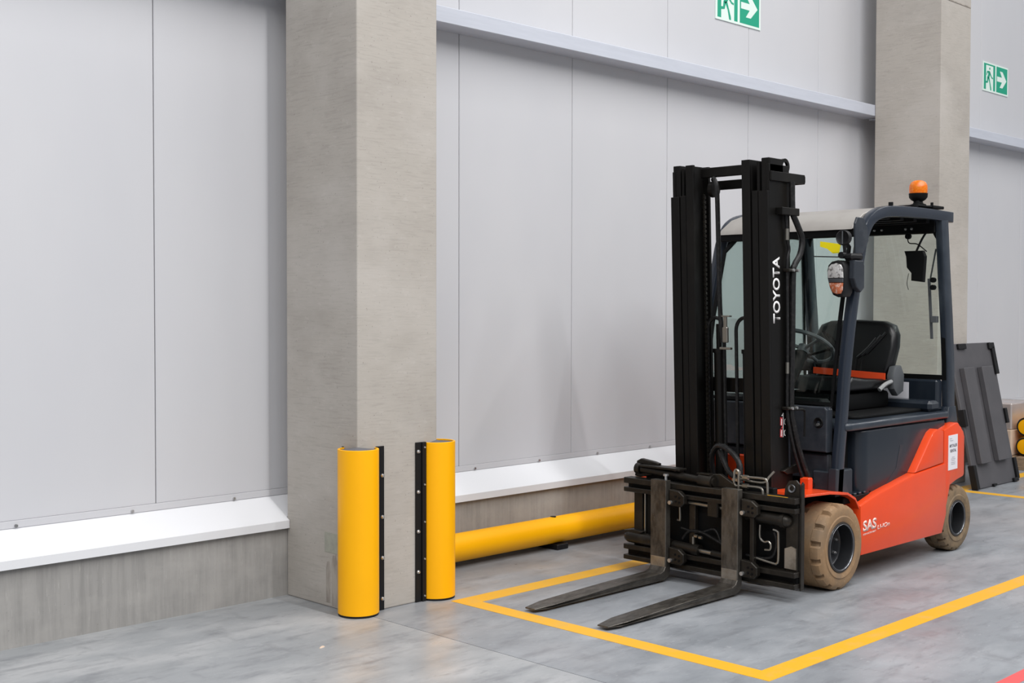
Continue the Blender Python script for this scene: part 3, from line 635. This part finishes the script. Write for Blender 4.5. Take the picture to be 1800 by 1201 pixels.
# --- MAST (leaning slightly forward, like the photograph)
mast = None
bm = B(); box(bm, 5.70, 5.73, 3.70, 4.26, .30, .42, .003)
mast = obj('mast', bm, M['mast'], F, xf=tilt)
for q in ((5.60, 5.63, 3.82, 4.14, 2.205, 2.258), (5.71, 5.735, 3.72, 4.24, 2.145, 2.195), (5.70, 5.73, 3.70, 4.26, 1.02, 1.10)):
    bm = B(); box(bm, *q, .003); obj('cross_member', bm, M['mast'], mast, xf=tilt)
def ych(s, y): return YC + s*(y-YC)       # mirror helper: y given for the near (-y) side
for s in (1, -1):
    def bxs(bm, x0, x1, y0, y1, z0, z1, bev=.0015):
        a, b_ = sorted((ych(s, y0), ych(s, y1))); box(bm, x0, x1, a, b_, z0, z1, bev)
    # outer upright: web on the outside, flanges pointing in
    bm = B(); bxs(bm, 5.533, 5.552, 3.664, 3.7205, .07, 2.104); bxs(bm, 5.552, 5.742, 3.664, 3.682, .07, 2.245); bxs(bm, 5.722, 5.742, 3.682, 3.72, .07, 2.10)
    obj('outer_upright', bm, M['mast'], mast, xf=tilt)
    bm = B(); bxs(bm, 5.536, 5.554, 3.7265, 3.7640, .06, 2.108); bxs(bm, 5.554, 5.715, 3.7265, 3.742, .06, 2.262); bxs(bm, 5.70, 5.715, 3.742, 3.764, .06, 2.255)
    obj('middle_upright', bm, M['mast'], mast, xf=tilt)
    bm = B(); bxs(bm, 5.530, 5.548, 3.7705, 3.822, .05, 2.272); bxs(bm, 5.548, 5.69, 3.7705, 3.786, .05, 2.272); bxs(bm, 5.672, 5.69, 3.786, 3.822, .05, 2.272)
    obj('inner_upright', bm, M['mast'], mast, xf=tilt)
    bm = B(); bxs(bm, 5.556, 5.62, 3.666, 3.715, 2.10, 2.278, .003); obj('top_stop', bm, M['mast'], mast, xf=tilt)
    # lift cylinder, chain sheave and chain behind each upright
    yy = ych(s, 3.885)
    bm = B(); cyl(bm, (5.66, yy, .10), (5.66, yy, 1.24), .030, 20); cyl(bm, (5.66, yy, 1.24), (5.66, yy, 1.262), .036, 20); cyl(bm, (5.66, yy, 1.26), (5.66, yy, 1.40), .016, 14)
    lc = obj('lift_cylinder', bm, M['mast'], mast, smooth=True, xf=tilt)
    bm = B()
    arc = [(5.63, yy - .055*math.cos(a), 1.365+.070*math.sin(a)) for a in [PI*i/12 for i in range(13)]]
    tube(bm, [(5.63, yy-.055, .35)] + arc + [(5.63, yy+.055, .35)], .0105, 8, smooth=False)
    obj('hose', bm, M['hose'], lc, smooth=True, xf=tilt)
    bm = B(); yc_ = ych(s, 3.838)
    for i in range(64):
        z = .42 + i*.0265; box(bm, 5.600, 5.616, yc_-.006, yc_+.006, z, z+.017)
        cyl(bm, (5.599, yc_, z+.0215), (5.612, yc_, z+.0215), .0042, 6)
    obj('lift_chain', bm, M['carr'], mast, xf=tilt)
bm = B(); lathe(bm, [(.030, -.014), (.044, -.012), (.044, .012), (.030, .014)], 5.625, 4.07, 2.14, 'y', 20, cap=True); obj('chain_sheave', bm, M['mast'], mast, smooth=True, xf=tilt)
bm = B(); tube(bm, [(5.60, 4.055, 2.19), (5.575, 4.03, 2.19), (5.565, 4.008, 2.14), (5.565, 4.003, 2.0), (5.565, 3.998, 1.5), (5.575, 3.99, 1.30)], .013, 8); obj('hose', bm, M['hose'], mast, smooth=True, xf=tilt)
bm = B(); box(bm, 5.56, 5.585, 3.935, 4.005, 1.44, 1.448, .001); box(bm, 5.560, 5.572, 3.955, 3.975, 1.32, 1.44, .002); box(bm, 5.556, 5.575, 3.948, 3.982, 1.30, 1.385, .004); box(bm, 5.555, 5.58, 3.93, 4.00, 1.262, 1.275, .002); obj('chain_anchor', bm, M['rod'], mast, xf=tilt)
# lifting eye and top bracket on the near side
bm = B(); lathe(bm, [(.024, -.007), (.041, -.007), (.041, .007), (.024, .007), (.024, -.007)], 5.712, 3.674, 2.243, 'y', 28); box(bm, 5.56, 5.685, 3.664, 3.684, 2.205, 2.277, .003); obj('lifting_eye', bm, M['mast'], mast, smooth=True, xf=tilt)
bm = B(); box(bm, 5.555, 5.88, 3.652, 3.664, 2.157, 2.207, .002); box(bm, 5.865, 5.892, 3.652, 3.76, 2.157, 2.207, .010, ); obj('hose_bracket', bm, M['mast'], mast, xf=tilt)
bm = B(); tube(bm, [(5.735, 3.640, 2.16), (5.738, 3.640, 2.05), (5.748, 3.640, 1.99), (5.79, 3.638, 1.93), (5.832, 3.636, 1.86), (5.815, 3.636, 1.78), (5.768, 3.640, 1.72), (5.752, 3.640, 1.66), (5.750, 3.640, 1.3), (5.745, 3.640, .97), (5.755, 3.63, .86), (5.79, 3.615, .72), (5.84, 3.60, .60), (5.90, 3.60, .525)], .0165, 10)
obj('hydraulic_hose', bm, M['hose'], mast, smooth=True)
bm = B(); tube(bm, [(5.690, 3.646, 1.99), (5.705, 3.646, 1.85), (5.722, 3.646, 1.80), (5.705, 3.646, 1.70), (5.715, 3.646, 1.3), (5.715, 3.646, .97), (5.725, 3.636, .85), (5.76, 3.62, .70), (5.81, 3.61, .58)], .0085, 8); obj('hydraulic_hose', bm, M['hose'], mast, smooth=True)
bm = B(); cyl(bm, (5.70, 3.646, 1.91), (5.70, 3.646, 1.85), .012, 10); cyl(bm, (5.714, 3.646, 1.20), (5.714, 3.646, 1.14), .010, 10); obj('hose_fitting', bm, M['rod'], mast, smooth=True)
for z in (2.00, 1.69, .955):
    bm = B(); box(bm, 5.69 if z < 1.9 else 5.62, 5.785, 3.622, 3.664, z-.020 if z > 1.9 else z-.008, z+.020 if z > 1.9 else z+.008, .003); hc = obj('hose_clamp', bm, M['mast'] if z > 1.9 else M['carr'], mast)
    if z < 1.9:
        for x in (5.722, 5.765): bm = B(); cyl(bm, (x, 3.622, z), (x, 3.612, z), .008, 8); obj('clamp_bolt', bm, M['bolt'], mast)
bm = B(); tube(bm, [(5.74, 3.63, .945), (5.80, 3.60, .945), (5.815, 3.60, .92), (5.815, 3.60, .80)], .006, 6); obj('grab_pipe', bm, M['mast'], mast, smooth=True)
bm = B(); box(bm, 5.700, 5.707, 3.655, 3.664, .60, 1.20, .001); obj('guide_strip', bm, M['cowl'], mast, xf=tilt)
bm = B(); prism(bm, [(5.62, .62), (5.78, .655), (5.78, .60), (5.66, .60)], 'y', 3.645, 3.664, .002, 1); obj('gusset', bm, M['carr'], mast, xf=tilt)
# lettering on the mast side, reading upwards
tx = text('mast_lettering', 'TOYOTA', M['white'], mast, (5.670, 3.6632, 1.408), (-.038, 0, 1), (-1, 0, 0), .352, .066, .001, .022)
ws = bm = B(); prism(bm, [(5.675, .80), (5.735, .79), (5.735, .93), (5.70, .93), (5.70, .91), (5.675, .91)], 'y', 3.6630, 3.6642); wsx = obj('warning_sticker', bm, M['interior'], mast)
bm = B(); prism(bm, [(5.676, .865), (5.697, .862), (5.697, .905), (5.676, .908)], 'y', 3.6622, 3.6632); prism(bm, [(5.676, .802), (5.697, .799), (5.697, .842), (5.676, .845)], 'y', 3.6622, 3.6632); prism(bm, [(5.684, .848), (5.702, .848), (5.698, .862)], 'y', 3.6622, 3.6632); obj('sticker_print', bm, M['redlab'], wsx)
bm = B()
for zc in (.882, .822): prism(bm, [(5.683, zc-.016), (5.689, zc-.018), (5.690, zc+.016), (5.684, zc+.018)], 'y', 3.6616, 3.6624); prism(bm, [(5.716, zc-.012), (5.724, zc-.018), (5.727, zc-.015), (5.720, zc-.008), (5.720, zc+.006), (5.727, zc+.013), (5.724, zc+.016), (5.716, zc+.010)], 'y', 3.6622, 3.6632)
prism(bm, [(5.690, .914), (5.703, .916), (5.703, .926), (5.698, .926), (5.698, .920), (5.690, .918)], 'y', 3.6622, 3.6632); prism(bm, [(5.702, .800), (5.706, .80), (5.706, .93), (5.702, .93)], 'y', 3.6622, 3.6632); obj('sticker_print', bm, M['white'], wsx)
# hose loop in front of the mast foot
for pts, r in ((((5.60, 4.02, .50), (5.56, 4.02, .66), (5.53, 3.97, .735), (5.50, 3.90, .745), (5.48, 3.82, .71), (5.47, 3.775, .66), (5.46, 3.765, .60), (5.455, 3.76, .565)), .014),
               (((5.54, 3.955, .72), (5.52, 3.92, .68), (5.50, 3.87, .62), (5.475, 3.80, .585), (5.455, 3.765, .575)), .013)):
    bm = B(); tube(bm, pts, r, 10, k=7, rib=.0025); obj('spiral_wrapped_hose', bm, M['hose'], mast, smooth=True)

# --- CARRIAGE
bm = B(); box(bm, 5.46, 5.50, 3.56, 4.40, .07, .56, .004)
car = obj('carriage', bm, M['interior'], F)
for z0, z1 in ((.502, .534), (.455, .480), (.130, .158), (.072, .098)):
    bm = B(); box(bm, 5.385, 5.455, 3.385, 4.500, z0, z1, .003); obj('carriage_bar', bm, M['carr'], car)
bm = B(); box(bm, 5.420, 5.455, 3.392, 4.492, .478, .504); box(bm, 5.420, 5.455, 3.392, 4.492, .096, .132); obj('bar_web', bm, M['interior'], car)
bm = B(); prism(bm, [(5.432, .062), (5.462, .062), (5.462, .60), (5.450, .612), (5.440, .600), (5.432, .55)], 'y', 3.376, 3.386, .002, 1); obj('side_plate', bm, M['carr'], car)
bm = B(); plate(bm, [(5.44, 3.392, .535), (5.44, 3.395, .598), (5.44, 3.415, .618), (5.44, 3.455, .612), (5.44, 3.478, .575), (5.44, 3.482, .535)], .014); obj('lug', bm, M['carr'], car)
bm = B(); lathe(bm, [(.012, .0), (.020, -.004), (.022, 0)], 5.436, 3.437, .575, 'x', 14); obj('lug_bush', bm, M['rimlip'], car, smooth=True)
for y0, y1, m in ((4.395, 4.455, M['carr']), (4.330, 4.362, M['interior']), (3.394, 3.462, M['carr']), (4.03, 4.07, M['carr'])):
    bm = B(); box(bm, 5.425, 5.455, y0, y1, .155, .460, .002); obj('upright_plate', bm, m, car)
bm = B(); prism(bm, [(3.396, .168), (3.462, .170), (3.462, .27), (3.425, .285), (3.396, .275)], 'x', 5.414, 5.424); obj('wear_pad', bm, M['heel'], car)
cy('guide_rod', M['rod'], car, (5.425, 4.374, .158), (5.425, 4.374, .455), .006, 8)
cy('guide_rod', M['rod'], car, (5.43, 4.155, .19), (5.43, 4.42, .205), .008, 8)
# top sideshift cylinder
bm = B(); cyl(bm, (5.43, 4.40, .585), (5.43, 3.96, .560), .022, 16); cyl(bm, (5.43, 4.00, .565), (5.43, 3.915, .560), .036, 18); cyl(bm, (5.43, 3.915, .56), (5.43, 3.905, .56), .024, 16)
uc = obj('sideshift_cylinder', bm, M['carr'], car, smooth=True)
bm = B(); prism(bm, [(4.300, .560), (4.300, .622), (4.335, .630), (4.425, .640), (4.455, .625), (4.470, .540), (4.43, .535)], 'x', 5.445, 5.475, .004, 1); box(bm, 5.40, 5.47, 4.12, 4.40, .600, .612, .002); cyl(bm, (5.43, 4.41, .585), (5.43, 4.44, .587), .030, 14); obj('cylinder_bracket', bm, M['carr'], uc, smooth=True)
bm = B(); prism(bm, [(3.935, .60), (3.88, .605), (3.80, .565), (3.72, .555), (3.72, .535), (3.93, .535)], 'x', 5.44, 5.465, .003, 1); box(bm, 5.41, 5.45, 3.93, 4.01, .597, .603, .001); obj('cylinder_bracket', bm, M['carr'], uc)
# fork positioner cylinders
bm = B(); cyl(bm, (5.415, 3.685, .418), (5.415, 3.475, .412), .033, 18); cyl(bm, (5.415, 3.475, .412), (5.415, 3.455, .412), .039, 18); lathe(bm, [(.034, 0), (.030, -.018), (.018, -.030), (.0002, -.034)], 5.415, 3.455, .412, 'y', 16); obj('positioner_cylinder', bm, M['carr'], car, smooth=True)
cy('positioner_rod', M['rod'], car, (5.415, 4.10, .440), (5.415, 3.84, .430), .012, 12)
cy('rod_sleeve', M['carr'], car, (5.415, 4.15, .442), (5.415, 4.06, .438), .016, 12)
bm = B(); box(bm, 5.385, 5.445, 3.855, 3.925, .378, .465, .006); obj('positioner_block', bm, M['carr'], car, smooth=True)
bm = B(); cyl(bm, (5.41, 4.475, .200), (5.41, 4.18, .190), .034, 18); lathe(bm, [(.034, 0), (.028, .016), (.0002, .024)], 5.41, 4.475, .200, 'y', 16); cyl(bm, (5.41, 4.16, .192), (5.41, 4.03, .186), .027, 16); cyl(bm, (5.41, 4.03, .186), (5.41, 3.985, .184), .032, 16); obj('positioner_cylinder', bm, M['carr'], car, smooth=True)
cy('positioner_rod', M['rod'], car, (5.41, 3.99, .184), (5.41, 3.86, .180), .012, 12)
bm = B(); cyl(bm, (5.41, 3.905, .182), (5.41, 3.80, .178), .019, 12); obj('positioner_block', bm, M['carr'], car, smooth=True)
bm = B(); prism(bm, [(4.40, .215), (4.455, .205), (4.50, .215), (4.50, .235), (4.44, .245), (4.36, .24)], 'x', 5.39, 5.44, .003, 1); obj('hose_guard', bm, M['carr'], car)
# hydraulic pipes on the carriage
def pipe(pts, r=.0065, nm='hydraulic_pipe', m='rod', sm=True):
    bm = B(); tube(bm, pts, r, 8, smooth=sm, k=4); return obj(nm, bm, M[m], car, smooth=True)
pipe([(5.42, 3.745, .625), (5.42, 3.740, .61), (5.42, 3.60, .612), (5.42, 3.575, .600), (5.42, 3.570, .57), (5.42, 3.570, .53)])
pipe([(5.41, 3.768, .575), (5.41, 3.755, .560), (5.41, 3.72, .562), (5.41, 3.62, .565), (5.41, 3.595, .555), (5.41, 3.590, .530)])
pipe([(5.43, 3.76, .60), (5.43, 3.70, .590), (5.43, 3.60, .590), (5.44, 3.575, .62), (5.45, 3.55, .65)], .006)
pipe([(5.405, 3.765, .575), (5.405, 3.762, .63), (5.405, 3.752, .645), (5.405, 3.738, .632), (5.405, 3.737, .59), (5.405, 3.737, .525)], .006)
for y, z in ((3.755, .628), (3.762, .590), (3.70, .608), (3.70, .563)):
    bm = B(); cyl(bm, (5.415, y-.016, z), (5.415, y+.016, z), .013, 6); obj('pipe_union', bm, M['rod'], car)
pipe([(5.40, 3.60, .375), (5.40, 3.60, .31), (5.40, 3.575, .29), (5.40, 3.55, .295), (5.40, 3.535, .28), (5.40, 3.54, .255), (5.40, 3.57, .25)], .0055)
pipe([(5.40, 3.52, .36), (5.40, 3.497, .355), (5.40, 3.490, .335), (5.40, 3.490, .21), (5.40, 3.50, .19), (5.40, 3.52, .187), (5.40, 3.66, .205)], .006)
pipe([(5.40, 4.115, .44), (5.40, 4.112, .345), (5.40, 4.118, .335), (5.40, 4.13, .335)], .006)
pipe([(5.41, 3.52, .345), (5.41, 3.505, .29), (5.41, 3.53, .22), (5.41, 3.60, .20), (5.41, 3.69, .205)], .008, 'hydraulic_hose', 'hose')
pipe([(5.42, 4.11, .23), (5.42, 4.07, .275), (5.42, 4.00, .285), (5.42, 3.92, .265), (5.42, 3.84, .235)], .008, 'hydraulic_hose', 'hose')
pipe([(5.42, 4.12, .29), (5.42, 4.00, .28), (5.42, 3.90, .31), (5.42, 3.86, .25)], .006, 'hydraulic_hose', 'hose')
for y, z in ((4.005, .262), (3.975, .258)):
    bm = B(); cyl(bm, (5.40, y-.01, z), (5.40, y+.01, z), .009, 6); obj('pipe_union', bm, M['rod'], car)
bm = B(); cyl(bm, (5.41, 4.03, .215), (5.41, 4.03, .255), .009, 8); obj('pipe_union', bm, M['rod'], car)
bm = B(); box(bm, 5.455, 5.46, 3.46, 3.65, .155, .46, .001); obj('back_plate', bm, M['interior'], car)
bm = B(); prism(bm, [(3.62, .10), (3.66, .10), (3.66, .145), (3.645, .18), (3.645, .40), (3.66, .45), (3.62, .45)], 'x', 5.37, 5.40, .004, 1); obj('frame_rib', bm, M['carr'], car)
bm = B(); box(bm, 5.386, 5.392, 3.43, 3.55, .5345, .536); obj('yellow_paint_wear', bm, M['yline'], car)

# --- forks
def fork(y0, y1):
    zb = .012
    prof = [(4.330, zb+.002), (4.332, zb+.009), (4.45, zb+.016), (4.90, zb+.032), (5.285, zb+.040), (5.315, zb+.050), (5.330, zb+.072), (5.330, .552), (5.372, .552), (5.372, zb+.045), (5.358, zb+.014), (5.325, zb), (4.40, zb)]
    bm = B(); prism(bm, prof, 'y', y0, y1)
    for v in bm.verts:                                # rounded tip in plan
        if v.co.x < 4.41:
            yc_ = (y0+y1)/2; v.co.y = yc_ + (v.co.y-yc_)*(.62 if v.co.x < 4.35 else .96)
    es = [e for e in bm.edges if abs(e.verts[0].co.y-e.verts[1].co.y) < .04 and e.calc_length() > .02]
    bmesh.ops.bevel(bm, geom=es, offset=.0025, segments=1, affect='EDGES')
    f = obj('fork', bm, M['steel'], F)
    bm = B(); box(bm, 5.3285, 5.3302, y0+.004, y1-.004, .070, .135, .0004); plate(bm, [(5.328, y0+.004, .068), (5.328, y1-.004, .068), (5.312, y1-.004, .0515), (5.312, y0+.004, .0515)], .001); obj('polished_heel', bm, M['heel'], f, label='bright worn steel at the fork heel')
    for z0 in (.40, .075):
        bm = B(); prism(bm, [(5.372, z0+.02), (5.372, z0+.10), (5.384, z0+.10), (5.384, z0+.02)], 'y', y0+.01, y1-.01); obj('fork_hook', bm, M['carr'], f)
    for z0 in (.415, .100):
        bm = B(); prism(bm, [(y0-.105, z0+.02), (y0-.085, z0), (y0-.005, z0), (y0-.005, z0+.09), (y0-.07, z0+.085), (y0-.105, z0+.06)], 'x', 5.350, 5.384, .004, 1); br = obj('fork_bracket', bm, M['carr'], f)
        for yy, zz in ((y0-.05, z0+.055), (y0-.075, z0+.05), (y0-.05, z0+.028), (y0-.075, z0+.025)):
            bm = B(); cyl(bm, (5.351, yy, zz), (5.346, yy, zz), .006, 8); obj('bracket_bolt', bm, M['interior'], f)
        bm = B(); cyl(bm, (5.352, y0-.018, z0+.02), (5.336, y0-.018, z0+.02), .011, 10); obj('bracket_bolt', bm, M['bolt'], f, smooth=True)
    return f
f1 = fork(3.689, 3.793); f2 = fork(4.156, 4.262)
bm = B(); cyl(bm, (5.355, 4.175, .552), (5.355, 4.175, .575), .007, 8); cyl(bm, (5.355, 4.175, .575), (5.355, 4.175, .585), .015, 10); obj('locking_pin', bm, M['bolt'], f2, smooth=True)

# ================================================================ THINGS BEYOND THE FORKLIFT
LY0, LY1, LZ = 4.462, 4.707, 1.185
lid = empty('plastic_lid', (10.2, 4.58, 0), 'dark grey plastic pallet lid leaning against the far column behind the forklift', 'lid')
up = Vector((0, LY1-LY0, LZ)).normalized(); LL = Vector((0, LY1-LY0, LZ)).length; nn = Vector((0, -up.z, up.y))
def lidbox(bm, s0, s1, t0, t1, d0, d1, bev=.003):
    r = bm.verts[:]
    box(bm, s0, s1, d0, d1, t0, t1, bev)
    for v in [v for v in bm.verts if v not in set(r)]:
        s, d, t = v.co; v.co = Vector((9.80+s, LY0, 0.004)) + up*t + nn*d
bm = B(); lidbox(bm, 0, .79, 0, LL, -.030, 0, .006); obj('sheet', bm, M['lid'], lid)
for s0, s1 in ((.095, .285), (.425, .640)):
    bm = B(); lidbox(bm, s0, s1, .20, 1.00, 0, .046, .004); obj('raised_rib', bm, M['lid'], lid)
for s0, s1, t0, t1 in ((.768, .812, .02, .20), (.775, .815, .50, .63), (.745, .80, .93, 1.17), (-.01, .035, 0, .20), (-.01, .03, .52, .66), (.12, .26, 1.16, 1.205), (.70, .80, 1.15, 1.205), (.30, .36, -.0, .02), (.70, .79, .0, .03)):
    bm = B(); lidbox(bm, s0, s1, t0, t1, -.034, .022, .004); obj('edge_clip', bm, M['lidd'], lid)

# pallet with film-wrapped cartons and two yellow guards lying on it
PX, PY = 11.30, 4.66
pal = empty('pallet', (PX+.6, PY+.28, 0), 'wooden pallet under the wrapped cartons at the right edge of the frame', 'pallet')
for z in (.100, .0):
    for i in range(4):
        bm = B(); box(bm, PX, PX+1.2, PY+i*.145, PY+.115+i*.145, z, z+.022, .002); obj('deck_board', bm, M['wood'], pal)
for i in range(3):
    for j in range(2):
        bm = B(); box(bm, PX+i*.55, PX+.10+i*.55, PY+.01+j*.43, PY+.12+j*.43, .022, .100, .003); obj('block', bm, M['wood'], pal)
def carton(x0, x1, y0, y1, z0, z1, label, wrap):
    t = empty('carton', ((x0+x1)/2, (y0+y1)/2, z0), label, 'box', 'cartons on the pallet')
    bm = B(); box(bm, x0, x1, y0, y1, z0, z1, .006); obj('body', bm, M['cardpale' if wrap else 'card'], t)
    bm = B(); box(bm, (x0+x1)/2-.03, (x0+x1)/2+.03, y0-.001, y1+.001, z1-.0005, z1+.001); obj('tape', bm, M['paper'], t)
    if wrap:
        bm = B(); box(bm, x0-.006, x1+.006, y0-.006, y1+.006, z0+.002, z1+.006, .010); obj('stretch_film', bm, M['film'], t)
carton(PX+.02, PX+.58, PY+.17, PY+.53, .123, .36, 'lower brown carton on the pallet beyond the leaning lid', False)
carton(PX+.04, PX+.57, PY+.18, PY+.52, .362, .60, 'upper carton wrapped in clear film, stacked on the brown one', True)
def lying_guard(z, x0, label):
    t = empty('spare_guard', (x0+.4, PY+.07, z-.09), label, 'guard tube', 'spare yellow tubes on the pallet')
    bm = B(); lathe(bm, [(.0002, .0), (.070, .0), (.085, .006), (.09, .018), (.09, .80), (.0002, .80)], x0, PY+.06, z, 'x', 28); obj('tube', bm, M['yellow'], t, smooth=True)
    bm = B(); lathe(bm, [(.070, -.001), (.085, .004), (.088, .010), (.07, .006)], x0, PY+.06, z, 'x', 28); obj('end_ring', bm, M['black'], t, smooth=True)
lying_guard(.213, PX+.06, 'lower of the two yellow tubes stacked at the right edge')
lying_guard(.394, PX+.075, 'upper of the two yellow tubes stacked at the right edge')

bm = B(); lathe(bm, [(.0002, .004), (.006, .005), (.010, .002), (.012, .0)], 0, 0, 0, 'z', 10)
for v in bm.verts: v.co = Vector((3.235 + v.co.x*1.5, 4.415 + v.co.y*.6 + v.co.x*.4, max(0.0, v.co.z)))
tag(obj('dry_leaf', bm, M['card'], smooth=True), 'tiny dry leaf lying on the bare floor in front of the near column', 'leaf')
